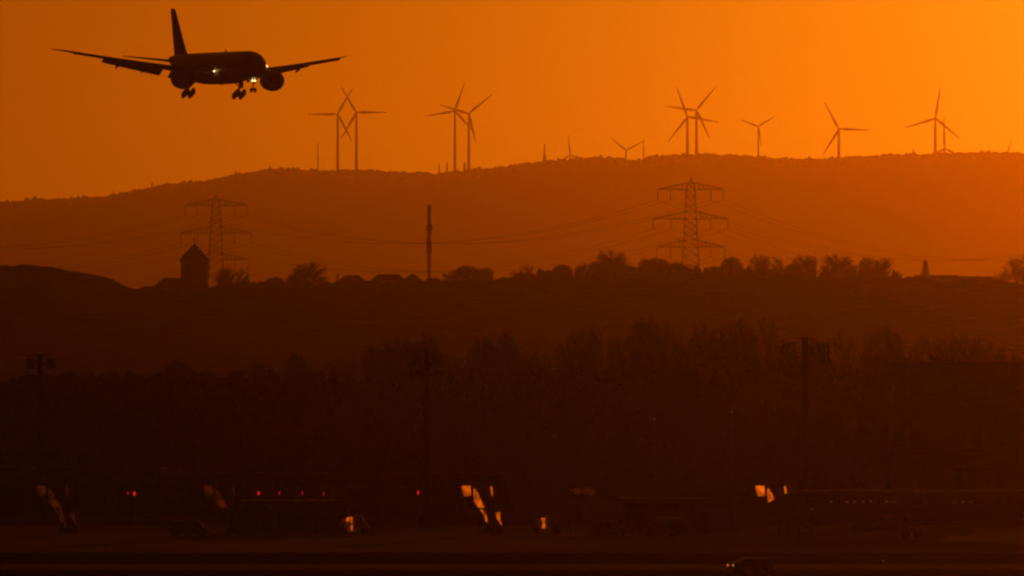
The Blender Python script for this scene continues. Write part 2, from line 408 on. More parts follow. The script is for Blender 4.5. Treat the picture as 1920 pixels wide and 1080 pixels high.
TB = [(633, 214, 57, (180, 60, -62), 'tall turbine, left one of the crossing pair, one blade pointing level to the left'),
      (668, 211, 58, (0, 120, 240), 'tall turbine, right one of the crossing pair, one blade pointing level to the right'),
      (853, 208, 57, (71, 190, 312), 'tall turbine, left of the second pair, with a blade reaching high and slightly right'),
      (879, 213, 58, (39, 163, -77), 'turbine right of the second pair, one blade pointing down beside its tower'),
      (1289, 219, 60, (110, -10, 232), 'left turbine of the pair above the big pylon, blade leaning up and left'),
      (1306, 207, 58, (51, 172, -65), 'right turbine of the pair above the big pylon, blade reaching up and right'),
      (1422, 237, 37, (160, 31, -82), 'small turbine with blades in a Y shape, alone between two larger ones'),
      (1174, 282, 37, (140, 28, 264), 'low turbine with only its hub and two raised blades above the hill'),
      (1069, 290, 37, (95, -24, 215), 'mostly hidden turbine whose one blade stands straight up from the hill'),
      (1573, 242, 58, (118, -2, 238), 'lone turbine with one blade level to the right and one up to the left'),
      (1754, 222, 61, (81, 197, -40), 'tall turbine near the bright sky with one blade almost straight up'),
      (1771, 278, 58, (91, 211, -29), 'turbine just behind the tall rightmost one, hub at the hilltop, blade upright'),
      (1890, 284, 25, (74, 194, 314), 'farthest right turbine, only a blade tip above the hill')]
for i, (px, py, bl, an, lb) in enumerate(TB):
    low = py > 270
    turbine(px, py, bl, an, lb, 22120 if low else 21950, .95 if bl > 50 else .8)

# masts on the hill
GM = 'radio masts on the far hill'
def hill_mast(px, top, w, label, extra=()):   # w: base radius in metres
    p = P(px, top, 21980); gz = far_z(p.x, 21980) - 1; H = p.z - gz
    t = empty('radio_mast', (p.x, 21980, gz), label, 'radio mast', GM)
    MB().tube([(0, 0, 0), (0, 0, H * .6), (0, 0, H)], [w, w * .8, w * .5], 8).build('mast_tube', M['steel'], t)
    for z, r, hh in extra:
        MB().lathe([(z, r), (z + hh, r)], 10).build('antenna_ring', M['steel'], t)
hill_mast(596, 267, 1.5, 'thin plain radio mast left of the first pair of wind turbines', ((30, 1.9, 2),))
hill_mast(1021, 270, 2.0, 'short radio mast with a thick lower body, between the second pair and the hidden turbine', ((3, 3.6, 10), (15, 2.8, 3)))
hill_mast(1207, 259, 1.1, 'slim mast at the right blade tip of the low turbine', ((11, 2.4, 1.6), (22, 1.8, 1)))

# ------------------------------------------------------------------ lattice pylons
GP = 'lattice power pylons behind the ridge'
ARMS = [(-3.6, 13.4, 8.2, 2.8), (-15.5, 15.1, 8.0, 3.0), (-27, 13.8, 8.2, 3.0)]   # level below the top, half width, inner insulator, depth
def body_w(dz):   # half width of the body at dz below the top
    return lerp_list([(0, .25), (1.0, 1.35), (3.6, 1.75), (15, 2.35), (27, 2.95), (40, 3.7), (72, 6.2)], dz)
def pylon(px, top, d, label, H=None):
    p = P(px, top, d); gz = ground_z(p.x, d); H = (p.z - gz) / 1.2
    t = empty('power_pylon', (p.x, d, gz), label, 'pylon', GP); t.scale = (1.2,) * 3
    b = MB(); lv = [0, 1.0, 3.6, 6.5, 9.5, 12.5, 15.5, 18.4, 21.3, 24.2, 27, 30.5, 34.3, 38.4, 43, 48, 53.5, 59.5, H]
    lv = [q for q in lv if q < H] + [H] if H > lv[-2] else [q for q in lv if q < H - 2] + [H]
    lv = sorted(set(lv))
    def cn(q, i): w = body_w(q); return Vector(((-w, w, w, -w)[i], (-w, -w, w, w)[i], H - q))
    for a, c in zip(lv, lv[1:]):
        for i in range(4):
            j = (i + 1) % 4
            b.tube([cn(a, i), cn(c, i)], .14, 4, False)
            b.tube([cn(a, i), cn(c, j)], .075, 3, False); b.tube([cn(a, j), cn(c, i)], .075, 3, False)
            b.tube([cn(c, i), cn(c, j)], .075, 3, False)
    b.tube([(0, 0, H - .5), (0, 0, H + 1.4)], .22, 6)
    b.build('lattice_body', M['steel'], t)
    for lev, half, inner, dep in ARMS:
        z = H + lev; a = MB()
        for s_ in (-1, 1):
            w0 = body_w(-lev)
            tip = Vector((s_ * half, 0, z + .25))
            for yy in (-w0, w0):
                lo = Vector((s_ * w0, yy, z)); hi = Vector((s_ * w0 * .9, yy * .8, z + dep))
                a.tube([lo, tip], .13, 4, False); a.tube([hi, tip], .12, 4, False)
                for k in range(1, 6):
                    q0, q1 = k / 6, (k - .5) / 6
                    a.tube([lo.lerp(tip, q0), hi.lerp(tip, q1)], .06, 3, False)
                    a.tube([lo.lerp(tip, q0), hi.lerp(tip, q0)], .05, 3, False)
            for k in range(1, 5):
                a.tube([Vector((s_ * w0, -w0, z)).lerp(tip, k / 5), Vector((s_ * w0, w0, z)).lerp(tip, k / 5)], .06, 3, False)
        a.build('crossarm', M['steel'], t)
        for x in (-half, -inner, inner, half):
            MB().tube([(x, 0, z + .1), (x, 0, z - .4), (x, 0, z - 3.6), (x, 0, z - 4.1)], [.05, .11, .11, .22], 6).build('insulator', M['dark'], t)
    return t, Vector((p.x, d, p.z))
pa = pylon(405, 370, 5520, 'lattice pylon with three crossarms rising right of the church tower')[1]
pb = pylon(1295, 339, 5200, 'large lattice pylon with three crossarms above the tree row')[1]
p0 = pylon(-560, 362, 5640, 'lattice pylon far out to the left beyond the frame edge')[1]
pc = pylon(1990, 442, 5900, 'distant lattice pylon at the right edge, only an arm tip in view')[1]
def cable(a, c, sag, label, r=.05):
    pts = [a.lerp(c, t / 24) - Vector((0, 0, sag * 4 * (t / 24) * (1 - t / 24))) for t in range(25)]
    m = MB().tube([p - a for p in pts], r, 4).build('power_cable', M['dark']); m.location = a
    tag(m, label, 'power cable', 'power cables strung between the pylons')
for A, B, sag, wh in ((p0, pa, 16, 'running left from the pylon by the church tower'), (pa, pb, 15, 'sagging between the two large pylons'), (pb, pc, 12, 'running right from the large pylon')):
    for (lev, half, inner, dep), nm in zip(ARMS, ('topmost', 'middle level', 'lowest level')):
        for x, wh2 in ((-half, 'left outer'), (-inner, 'left inner'), (inner, 'right inner'), (half, 'right outer')):
            cable(A + Vector((x, 0, lev - 4.1)) * 1.2, B + Vector((x, 0, lev - 4.1)) * 1.2, sag * 1.2, f'{nm} {wh2} cable {wh}')

# telecom tower
p = P(804.5, 384, 6000); gz = ground_z(p.x, 6000); H = (p.z - gz) / 1.2
t = empty('telecom_tower', (p.x, 6000, gz), 'slender telecom tower with antenna collars, midway between the two large pylons', 'telecom tower')
MB().tube([(0, 0, 0), (0, 0, H * .4), (0, 0, H - 9)], [1.25, .85, .8], 12).build('shaft', M['stone'], t, True)
MB().tube([(0, 0, H - 9), (0, 0, H)], [.95, .9], 10).build('antenna_mast', M['steel'], t, True)
MB().lathe([(H - 12.3, 1.1), (H - 11.8, 1.45), (H - 9.6, 1.45), (H - 9, 1.0)], 14).build('antenna_collar', M['steel'], t)
MB().lathe([(H - 23.2, .9), (H - 22.6, 1.25), (H - 17, 1.3), (H - 16.4, 1.0)], 14).build('antenna_collar', M['steel'], t)
for k in range(5):
    a = k * 1.3; MB().lathe([(-.2, .5), (.2, .55)], 10, 'x', 1.5 * cos(a) if abs(cos(a)) > .3 else 1, 1.2 * sin(a), H - 11 - 2.4 * k).build('dish', M['steel'], t)

t.scale = (1.2,) * 3
# ------------------------------------------------------------------ church
d = 4590; K = 1.39; c = P(364.7, 486, d); gz = ground_z(c.x, d) - 2
ch = empty('church', (c.x, d, gz), 'church with square tower, pyramid roof and cross, on the ridge at left', 'church')
ch.scale = (K,) * 3; ez = (c.z - gz) / K; hw = 4.15
MB().box(-hw, hw, -hw, hw, 0, ez).build('tower', M['stone'], ch)
ap = (P(364.7, 456, d).z - gz) / K
b = MB(); q = 4.75; b.v = [(-q, -q, ez - .55), (q, -q, ez - .55), (q, q, ez - .55), (-q, q, ez - .55), (-3.9, -3.9, ez + .55), (3.9, -3.9, ez + .55), (3.9, 3.9, ez + .55), (-3.9, 3.9, ez + .55), (0, 0, ap)]
b.f = [(3, 2, 1, 0)] + [(i, (i + 1) % 4, 4 + (i + 1) % 4, 4 + i) for i in range(4)] + [(4 + i, 4 + (i + 1) % 4, 8) for i in range(4)]
rf = b.build('tower_roof', M['slate'], ch)
MB().tube([(0, 0, ap - .2), (0, 0, ap + 2.2)], .09, 6).box(-.5, .5, -.07, .07, ap + 1.3, ap + 1.5).lathe([(.2, .05), (.35, .25), (.6, .25), (.8, .05)], 10, 'z', 0, 0, ap).build('cross', M['dark'], rf)
for x in (-1.4, 1.4):
    MB().prism([(x - .55, ez - 4.2), (x + .55, ez - 4.2), (x + .55, ez - 2.6), (x, ez - 1.9), (x - .55, ez - 2.6)], 1, -hw - .06, -hw + .2).build('belfry_window', M['dark'], ch)
nz = (P(0, 521, d).z - gz) / K
MB().box(-12.2, -hw, -5, 5, 0, nz - 2.8).build('nave', M['stone'], ch)
b = MB(); b.v = [(-12.9, -5.6, nz - 3.1), (-hw - .01, -5.6, nz - 3.1), (-hw - .01, 5.6, nz - 3.1), (-12.9, 5.6, nz - 3.1), (-9.6, 0, nz), (-hw - .01, 0, nz)]
b.f = [(3, 2, 1, 0), (0, 1, 5, 4), (1, 2, 5), (2, 3, 4, 5), (3, 0, 4)]
b.build('nave_roof', M['tile'], ch)
for x in (-10.5, -8.3, -6.1): MB().prism([(x - .4, 2), (x + .4, 2), (x + .4, nz - 5), (x, nz - 4.4), (x - .4, nz - 5)], 1, -5.06, -4.9).build('nave_window', M['dark'], ch)

# ------------------------------------------------------------------ houses on the ridge
GH = 'houses along the ridge'
def house(x0, x1, top, eave, label, d=4550, hip=.3, gable=False, chim=None, dep=12):
    a = P(x0, top, d); e = P(x1, eave, d); w = (e.x - a.x) / 2; cx = (a.x + e.x) / 2
    gz = ground_z(cx, d) - 1.5
    t = empty('house', (cx, d, gz), label, 'house', GH)
    er = max(e.z - gz, 2.5); tz = a.z - gz; ww = w * .93
    MB().box(-ww, ww, -dep / 2, dep / 2, 0, er).build('wall', M['plaster'], t)
    b = MB(); D = dep / 2 + .5
    if gable:                 # gable end faces the airfield
        b.prism([(-w, er - .3), (w, er - .3), (0, tz)], 1, -D, D)
    else:
        k = w * (1 - hip * 2) if hip else w
        b.v = [(-w, -D, er - .25), (w, -D, er - .25), (w, D, er - .25), (-w, D, er - .25), (-k, 0, tz), (k, 0, tz)]
        b.f = [(3, 2, 1, 0), (0, 1, 5, 4), (1, 2, 5), (2, 3, 4, 5), (3, 0, 4)]
    rf = b.build('roof', M['tile'], t)
    if chim is not None:
        cxx = P(chim, top, d).x - cx
        MB().box(cxx - .35, cxx + .35, -.4, .4, er + .2, tz + .6).build('chimney', M['stone'], rf)
    nwin = max(1, int(w // 1.7))
    for i in range(nwin):
        x = -ww + (i + .5) * 2 * ww / nwin
        f = MB().box(x - .5, x + .5, -dep / 2 - .05, -dep / 2 + .1, er - 1.9, er - .7).build('window', M['glass'], t)
HS = [(262, 297, 536, 545, 'tiny low roof between the dark hilltop and the church', dict(hip=.35)),
      (447, 498, 537, 546, 'low wide roof just right of the pylon beside the church', dict(hip=.3)),
      (626, 694, 516, 533, 'big hipped roof with a chimney on its left end, right of the round bare tree', dict(hip=.33, chim=633)),
      (692, 764, 514, 534, 'long roof with a flat rounded top, left of the pointed gable', dict(hip=.22)),
      (750, 796, 512, 532, 'small house with a pointed gable left of the telecom tower', dict(gable=True)),
      (792, 832, 521, 533, 'small hipped roof right at the foot of the telecom tower', dict(hip=.3)),
      (828, 884, 522, 534, 'low long roof right of the telecom tower foot, left of the bushy tree', dict(hip=.25)),
      (886, 932, 518, 533, 'hipped roof beneath the two bushy trees', dict(hip=.3)),
      (928, 962, 519, 529, 'low gabled roof right of the bushy trees', dict(gable=True)),
      (955, 1012, 512, 526, 'broad hipped roof before the row of bare trees begins', dict(hip=.25)),
      (1690, 1714, 518, 526, 'tiny gable left of the long hall roof with the conifer', dict(gable=True, dep=7)),
      (1712, 1800, 516, 526, 'long flat roof in front of the pointed conifer', dict(hip=.03)),
      (1785, 1870, 518, 531, 'roof sloping down on its right end, right of the conifer', dict(hip=.12, chim=1808))]
for x0, x1, tp, ev, lb, kw in HS: house(x0, x1, tp, ev, lb, **kw)

# ------------------------------------------------------------------ trees
def bare_tree_parts(seed, nb=46, dense=1.0, low=.12, cz=.56, rz=.45, rag=.16):
    """unit tree: height 1, crown radius .5; branches reach out to points spread through the crown."""
    rnd = random.Random(seed); tb = MB(); cb = MB()
    def rv(): return Vector((rnd.uniform(-1, 1), rnd.uniform(-1, 1), rnd.uniform(-1, 1)))
    lobes = [(rv().normalized(), rnd.uniform(-rag, rag * .6)) for _ in range(9)]
    def env(u):
        k = 1 + sum(a * max(0, u.dot(v)) ** 5 for v, a in lobes)
        return Vector((u.x * .5 * k, u.y * .5 * k, cz + u.z * rz * k))
    top = cz + rz * .55
    tp = [Vector((0, 0, -.06)), Vector((0, 0, low)), Vector((.01, -.01, low + .2)), Vector((-.01, .01, top))]
    tb.tube(tp, [.036, .026, .018, .004], 7)
    for i in range(nb):
        u = rv().normalized()
        if u.z < -.75: u.z = -u.z
        tip = env(u) * 1.0; tip = Vector((0, 0, cz)).lerp(tip, rnd.uniform(.72, 1))
        h0 = min(max(low, tip.z - .12 - rnd.uniform(.1, .3)), top); s0 = Vector((0, 0, h0))
        mid = s0.lerp(tip, .5) + Vector((0, 0, -.03)) + rv() * .03
        (tb if i < 12 else cb).tube([s0, mid, tip], [.011, .007, .0025], 4, False)
        for k in range(11):
            q = rnd.uniform(.35, 1); p = s0.lerp(mid, q * 2) if q < .5 else mid.lerp(tip, q * 2 - 1)
            d = ((tip - s0).normalized() * .7 + rv() * .8 + Vector((0, 0, .25))).normalized(); e = p + d * rnd.uniform(.06, .13)
            cb.tube([p, e], [.0045, .002], 3, False)
            for w in range(int(7 * dense)):
                o_ = p.lerp(e, rnd.uniform(.2, 1)); u2 = (d * .6 + rv() + Vector((0, 0, .3))).normalized(); ln = rnd.uniform(.03, .075)
                ww = rv().cross(u2).normalized() * rnd.uniform(.003, .0065)
                b = len(cb.v); cb.v += [tuple(o_ - ww), tuple(o_ + ww), tuple(o_ + u2 * ln)]; cb.f.append((b, b + 1, b + 2))
    for i in range(int(4500 * dense)):
        u = rv(); 
        if u.length > 1 or u.length < .05: continue
        q = u.length ** .35; p = Vector((0, 0, cz)).lerp(env(u.normalized()), q * .97)
        u2 = (u.normalized() * .5 + rv() + Vector((0, 0, .2))).normalized(); ln = rnd.uniform(.03, .07); ww = rv().cross(u2).normalized() * rnd.uniform(.002, .0055)
        b = len(cb.v); cb.v += [tuple(p - ww), tuple(p + ww), tuple(p + u2 * ln)]; cb.f.append((b, b + 1, b + 2))
    return tb, cb
PROTO = []
for sd, nb, de, lo, rg_ in ((1, 60, .8, .12, .4), (2, 38, .6, .14, .6), (3, 60, .9, .1, .5), (4, 80, .9, .1, .45), (5, 48, .9, .1, .5), (6, 105, 1.4, .06, .42)):
    tb, cb = bare_tree_parts(sd, nb, de, lo, rag=rg_)
    me = []
    for q, nm, mm in ((tb, 'trunk', M['bark']), (cb, 'crown', M['twig'])):
        m_ = bpy.data.meshes.new(nm); m_.from_pydata(q.v, [], q.f); m_.materials.append(mm); me.append(m_)
    PROTO.append(me)
GR, GF = 'bare trees on the ridge', 'bare trees at the edge of the airfield'
def tree(px, top, wpx, d, kind, label, group):
    p = P(px, top, d); gz = ground_z(p.x, d) - .3; H = p.z - gz; W = wpx / FPX * d
    t = empty('tree', (p.x, d, gz), label, 'tree', group, rz=random.uniform(0, 6.28))
    t.scale = (W, W, H)
    for me in PROTO[kind]:
        o = bpy.data.objects.new(me.name, me); C.objects.link(o); o.parent = t
RT = [(518, 519, 40, 5, 4565, 'low bushy bare tree left of the large round one'), (500, 527, 26, 5, 4586, 'tiny bush at the left end of the ridge gap, beside the low bushy tree'),
      (574, 494, 74, 3, 4642, 'large round bare tree between the church and the chimneyed roof'), (548, 515, 32, 3, 4663, 'small bare tree tucked against the left side of the large round one'), (604, 520, 30, 1, 4670, 'thin bare tree on the right side of the large round one'),
      (422, 503, 44, 3, 4684, 'bare tree in front of the foot of the pylon by the church'), (449, 506, 36, 1, 4712, 'sparse bare tree right of the pylon by the church'),
      (464, 512, 8, 2, 4600, 'slim upright bare tree standing like a pole right of the church pylon'), (478, 530, 26, 5, 4600, 'low bush right of the slim upright tree'),
      (846, 512, 32, 3, 4642, 'small bare tree right of the telecom tower'), (872, 497, 56, 5, 4656, 'bushy bare tree, left of the two above the hipped roof'), (908, 503, 46, 3, 4656, 'bushy bare tree, right of the two above the hipped roof'),
      (991, 497, 34, 1, 4740, 'faint thin bare tree behind the broad hipped roof'), (966, 509, 30, 1, 4726, 'faint thin bare tree left of the broad hipped roof'),
      (1030, 506, 40, 5, 4628, 'low dense tree at the left start of the long tree row'), (1056, 495, 40, 5, 4628, 'second bare tree from the left start of the long tree row'), (1092, 495, 40, 3, 4642, 'third bare tree from the left start of the long tree row'),
      (1124, 489, 44, 5, 4642, 'bare tree leaning on the left side of the highest one'), (1152, 472, 62, 3, 4628, 'highest bare tree of the long row, left of the gap'), (1176, 497, 40, 5, 4600, 'lower tree on the right side of the highest one'),
      (1207, 485, 34, 0, 4614, 'bare tree right of the gap in the long row'), (1236, 483, 54, 5, 4635, 'wide bare tree left of the large pylon'), (1268, 491, 44, 5, 4614, 'dense bare tree touching the left side of the large pylon'),
      (1300, 499, 34, 3, 4628, 'low bare tree in front of the large pylon'), (1338, 499, 40, 5, 4614, 'low dense tree right of the large pylon'), (1371, 481, 48, 5, 4635, 'tall round bare tree right of the large pylon'),
      (1400, 508, 36, 5, 4600, 'low tree in the dip right of the tall round one'), (1428, 479, 42, 3, 4628, 'round bare tree, first right of the dip'), (1460, 483, 40, 1, 4642, 'sparse bare tree, second right of the dip'),
      (1487, 493, 34, 5, 4607, 'lower bare tree, third right of the dip'), (1513, 480, 56, 3, 4628, 'broad rounded bare tree, fourth right of the dip'), (1545, 497, 30, 1, 4614, 'thin low bare tree between two broad rounded ones'),
      (1575, 479, 66, 3, 4635, 'widest rounded bare tree of the right half of the row'), (1622, 484, 52, 0, 4628, 'upright bare tree, third from the right end of the row'), (1652, 485, 44, 3, 4635, 'upright bare tree, second from the right end of the row'),
      (1680, 509, 28, 1, 4614, 'small sparse bare tree at the right end of the row'), (1905, 483, 72, 1, 4586, 'open bare tree at the right edge of the picture, on the ridge'), (1880, 512, 40, 1, 4600, 'small open tree at the left foot of the one at the picture edge'),
      (1935, 500, 60, 3, 4642, 'bare tree cut by the right edge of the picture')]
for px, tp, w, k, d, lb in RT: tree(px, tp, w * 1.12, d, k, lb, GR)
# conifer
p = P(1735, 487, 4600); gz = ground_z(p.x, 4600); H = p.z - gz
t = empty('conifer', (p.x, 4600, gz), 'single pointed conifer rising above the long flat roof', 'conifer'); t.scale = (1.39,) * 3; H /= 1.39
MB().tube([(0, 0, 0), (0, 0, H * .96)], [.25, .04], 6).build('trunk', M['bark'], t)
b = MB()
for k in range(1900):
    q = random.random() ** 1.1; a = random.uniform(0, 6.28); r = (2.35 * (1 - q) ** .72 * (1 if q > .12 else q / .12 * .5 + .5)) * random.uniform(.3, 1.05); z = q * H
    o = Vector((r * cos(a), r * sin(a), z)); u = Vector((cos(a), sin(a), random.uniform(-.5, .3))) * .45; w_ = Vector((-sin(a), cos(a), 0)) * .22
    i = len(b.v); b.v += [tuple(o - w_), tuple(o + w_), tuple(o + u)]; b.f.append((i, i + 1, i + 2))
b.build('crown', M['needle'], t)
# trees at the foot of the slope
FT = [(30, 711, 60, 5, 'low dense tree at the far left edge, left of the leftmost lamp mast'), (130, 697, 70, 5, 'dense low tree right of the leftmost lamp mast'), (190, 700, 66, 5, 'second low tree right of the leftmost lamp mast'), (250, 700, 60, 5, 'low tree just left of the domed one'),
      (332, 674, 62, 5, 'dark domed tree crown in the left third of the tree line'), (390, 694, 60, 5, 'low tree right of the domed one'), (440, 697, 54, 3, 'second low tree right of the domed one'), (485, 682, 50, 3, 'bare tree left of the dark pointed crown'), (552, 661, 46, 5, 'dark compact crown with a small point, below the round ridge tree'),
      (590, 690, 44, 3, 'thin bare tree right of the compact pointed crown'), (622, 676, 40, 1, 'sparse bare tree left of the central lamp mast group'), (656, 674, 50, 1, 'wide sparse bare tree with fine branches, left of the central clump'), (704, 650, 56, 3, 'left tree of the clump around the central lamp mast'),
      (740, 634, 60, 3, 'tall bare tree left of the central lamp mast'), (775, 640, 54, 5, 'dense tree right behind the central lamp mast'), (806, 630, 48, 3, 'tall bare tree touching the central lamp mast head'), (836, 664, 40, 1, 'low sparse tree right of the central lamp mast'),
      (868, 672, 44, 3, 'low bare tree in the gap right of the central clump'), (912, 629, 60, 5, 'tall dense tree, left half of the twin crown'), (948, 624, 56, 5, 'tall dense tree, right half of the twin crown'), (985, 660, 46, 3, 'lower bare tree right of the twin crown'), (1020, 668, 44, 1, 'sparse low tree in the gap left of the great tree line'),
      (1062, 650, 50, 3, 'bare tree where the great tree line starts to climb'), (1096, 623, 56, 3, 'tall bare tree, first high one of the great tree line'), (1120, 618, 44, 1, 'sparse tall tree, second high one of the great tree line'), (1158, 634, 56, 3, 'bare tree in the dip left of the highest crown'),
      (1212, 601, 74, 3, 'highest broad crown of the great tree line'), (1245, 612, 50, 1, 'sparse tree on the right side of the highest broad crown'), (1285, 634, 56, 3, 'bare tree in the dip right of the highest broad crown'), (1326, 612, 54, 3, 'tall bare tree left of the right lamp mast, first of four'),
      (1362, 610, 50, 3, 'tall bare tree left of the right lamp mast, second of four'), (1400, 606, 56, 3, 'tall bare tree left of the right lamp mast, third of four'), (1440, 601, 50, 1, 'tall sparse tree nearest the left side of the right lamp mast'), (1480, 650, 50, 3, 'low tree directly behind the right lamp mast head'),
      (1530, 640, 60, 3, 'bare tree just right of the right lamp mast'), (1580, 632, 60, 1, 'sparse bare tree, second right of the right lamp mast'), (1632, 624, 62, 1, 'sparse bare tree, third right of the right lamp mast'), (1672, 617, 62, 3, 'tall bare tree behind the left end of the large hangar'),
      (1722, 640, 56, 1, 'lower sparse tree behind the hangar roof'), (1772, 640, 62, 3, 'bare tree behind the middle of the hangar roof'), (1816, 630, 66, 3, 'highest crown behind the hangar roof'), (1864, 646, 56, 3, 'crown sloping down behind the right part of the hangar roof'), (1910, 668, 50, 3, 'low tree behind the hangar at the picture edge')]
for px, tp, w, k, lb in FT: tree(px, tp, w * 1.2, random.uniform(2045, 2110), k, lb, GF)
# undergrowth and wood filling the slope
b = MB()
for i in range(2600):
    y = random.uniform(1815, 2040); x = random.uniform(-290, 290)
    z = ground_z(x, y); px = 960 + x * FPX / y
    top = lerp_list([(0, 714), (120, 704), (300, 694), (620, 694), (640, 708), (860, 700), (1000, 688), (1060, 676), (1180, 660), (1450, 660), (1600, 665), (1920, 684)], px)
    h_ = (HCAM + (YH - top) / FPX * y) - z; h_ *= random.uniform(.45, 1.0) * (1 + .12 * sin(x / 9) * sin(x / 3.7 + 1))
    if h_ < 1: continue
    w = random.uniform(1.4, 3.2)
    for k in range(16):
        a = random.uniform(0, 6.28); q = random.random() ** .8; r = w * math.sqrt(random.random()) * (1.1 - .5 * q)
        c_ = Vector((x + r * cos(a), y + r * sin(a), z + h_ * q)); u = Vector((random.uniform(-1, 1), random.uniform(-1, 1), random.uniform(-1, 1))).normalized()
        v_ = u.cross(Vector((random.uniform(-1, 1), random.uniform(-1, 1), random.uniform(-.3, 1)))).normalized(); e = random.uniform(.5, 1.25); j = len(b.v)
        b.v += [tuple(c_ - u * e), tuple(c_ + v_ * e * .8), tuple(c_ + u * e * .9), tuple(c_ - v_ * e)]; b.f.append((j, j + 1, j + 2, j + 3))
    j = len(b.v); b.v += [(x - w, y + 1, z - .3), (x + w, y + 1.5, z - .3), (x + w * .6, y + 1.2, z + h_ * .8), (x - w * .5, y + 1.2, z + h_ * .85)]; b.f.append((j, j + 1, j + 2, j + 3))
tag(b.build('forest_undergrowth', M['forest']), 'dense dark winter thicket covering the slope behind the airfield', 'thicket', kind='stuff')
b = MB()
for i in range(2600):
    y = random.uniform(2150, 4380); x = random.uniform(-480, 480)
    z = ground_z(x, y); blob(b, x, y, z - .8, random.uniform(4, 9), random.uniform(1.2, 2.2), 7)
for i in range(700):
    x = random.uniform(-280, 280); px = 960 + x * FPX / 4600; y = random.uniform(4570, 4670)
    if px < 262: continue
    hh = random.uniform(.4, 1.1) if px < 1010 or px > 1690 else random.uniform(2.5, 6.5)
    blob(b, x, y, ground_z(x, y) - .4, random.uniform(.8, 2.2), hh, 6)
for i in range(260):          # garden hedges before the houses
    px = random.uniform(420, 1015); y = random.uniform(4450, 4500); x = (px - 960) / FPX * y; z = ground_z(x, y)
    top = P(px, random.uniform(525, 536), y).z
    if top > z: blob(b, x, y, z - .4, random.uniform(1.2, 2.6), top - z, 7)
tag(b.build('slope_scrub', M['forest'], None, True), 'low dark scrub and hedges covering the face of the ridge', 'scrub', kind='stuff')

# ------------------------------------------------------------------ floodlight masts
GL = 'floodlight masts on the apron'
def lamp_mast(px, top, d, label, rz=0.0, wf=1.0):
    d *= NEAR; p = P(px, top, d); H = p.z
    t = empty('lamp_mast', (p.x, d, 0), label, 'lamp mast', GL, rz)
    MB().tube([(0, 0, 0), (0, 0, 1), (0, 0, H * .6), (0, 0, H)], [.75, .62, .52, .42], 12).build('pole', M['dark'], t, True)
    MB().lathe([(H - 3.6, .9), (H - 3.4, 1.25), (H - 3.25, 1.25)], 12).build('platform', M['dark'], t)
    for z, hw_ in ((H - .3, 1.4), (H - 1.5, 4.1 * wf), (H - 2.3, 4.3 * wf), (H - 3.75, 4.3 * wf)):
        MB().box(-hw_, hw_, -.12, .12, z, z + .2).build('crossbar', M['dark'], t)
        if z > H - 1: continue
        for s_ in (-1, 1):
            for q in (.52, .74, .95):
                x = s_ * hw_ * q
                MB().prism([(-.55, z + .15), (.1, z + .28), (.2, z + .75), (-.35, z + .75)], 0, x - .26 * wf, x + .26 * wf).build('floodlight', M['dark'], t)
    for s_ in (-1, 1): MB().tube([(s_ * 4.2 * wf, 0, H - 3.7), (s_ * 4.0 * wf, 0, H - .4)], .08, 5).build('side_strut', M['dark'], t)
    return t
lamp_mast(1510, 632, 1720, 'tallest thick floodlight mast at right, lamps on stacked crossbars', R(8), .8)
lamp_mast(800, 656, 1765, 'floodlight mast in the middle of the picture, in front of the central trees', R(35), .62)
lamp_mast(75, 664, 1850, 'leftmost floodlight mast, thin and faint', R(20), .5)

# ------------------------------------------------------------------ airfield buildings
def building(px0, px1, top, d, dep, label, name, cat, mw, group=None, roof='flat', doors=0):
    d *= NEAR; a = P(px0, top, d); e = P(px1, top, d); w = (e.x - a.x) / 2; H = a.z
    t = empty(name, ((a.x + e.x) / 2, d, 0), label, cat, group)
    MB().box(-w, w, 0, dep, 0, H - .5).build('wall', mw, t)
    MB().box(-w - .4, w + .4, -.4, dep + .4, H - .5, H).build('roof', M['slate'], t)
    for i in range(doors):
        x = -w + (i + .5) * 2 * w / doors; hw_ = w / doors * .8
        MB().box(x - hw_, x + hw_, -.06, .1, 0, (H - .5) * .72).build('door', M['dark'], t)
    n = max(3, int(w / 3))
    f = MB()
    for i in range(n):
        x = -w + (i + .5) * 2 * w / n; f.box(x - w / n * .7, x + w / n * .7, -.05, .1, H * .8 - .6, H * .8 + .3)
    f.build('window_band', M['glass'], t)
    return t
building(1695, 2080, 677, 1990, 55, 'huge dark flat-roofed hangar at the right edge', 'hangar', 'hangar', M['cladding'], doors=3)
building(1668, 1990, 840, 1900, 25, 'lower dark hall standing in front of the hangar', 'cargo_hall', 'building', M['cladding'], doors=5)
building(-60, 300, 878, 1930, 30, 'low dark hall in the lower left corner behind the apron', 'maintenance_hall', 'building', M['cladding'], doors=4)
building(300, 960, 888, 1905, 18, 'very long low dark shed behind the row of red lamps', 'terminal_shed', 'building', M['cladding'], doors=8)
building(443, 652, 939, 1660, 16, 'flat dark block on the apron below the red lamps', 'ramp_building', 'building', M['cladding'], doors=3)
building(1165, 1385, 934, 1665, 14, 'flat dark block on the apron left of the brightest boarding bridge', 'ramp_building', 'building', M['cladding'], doors=3)

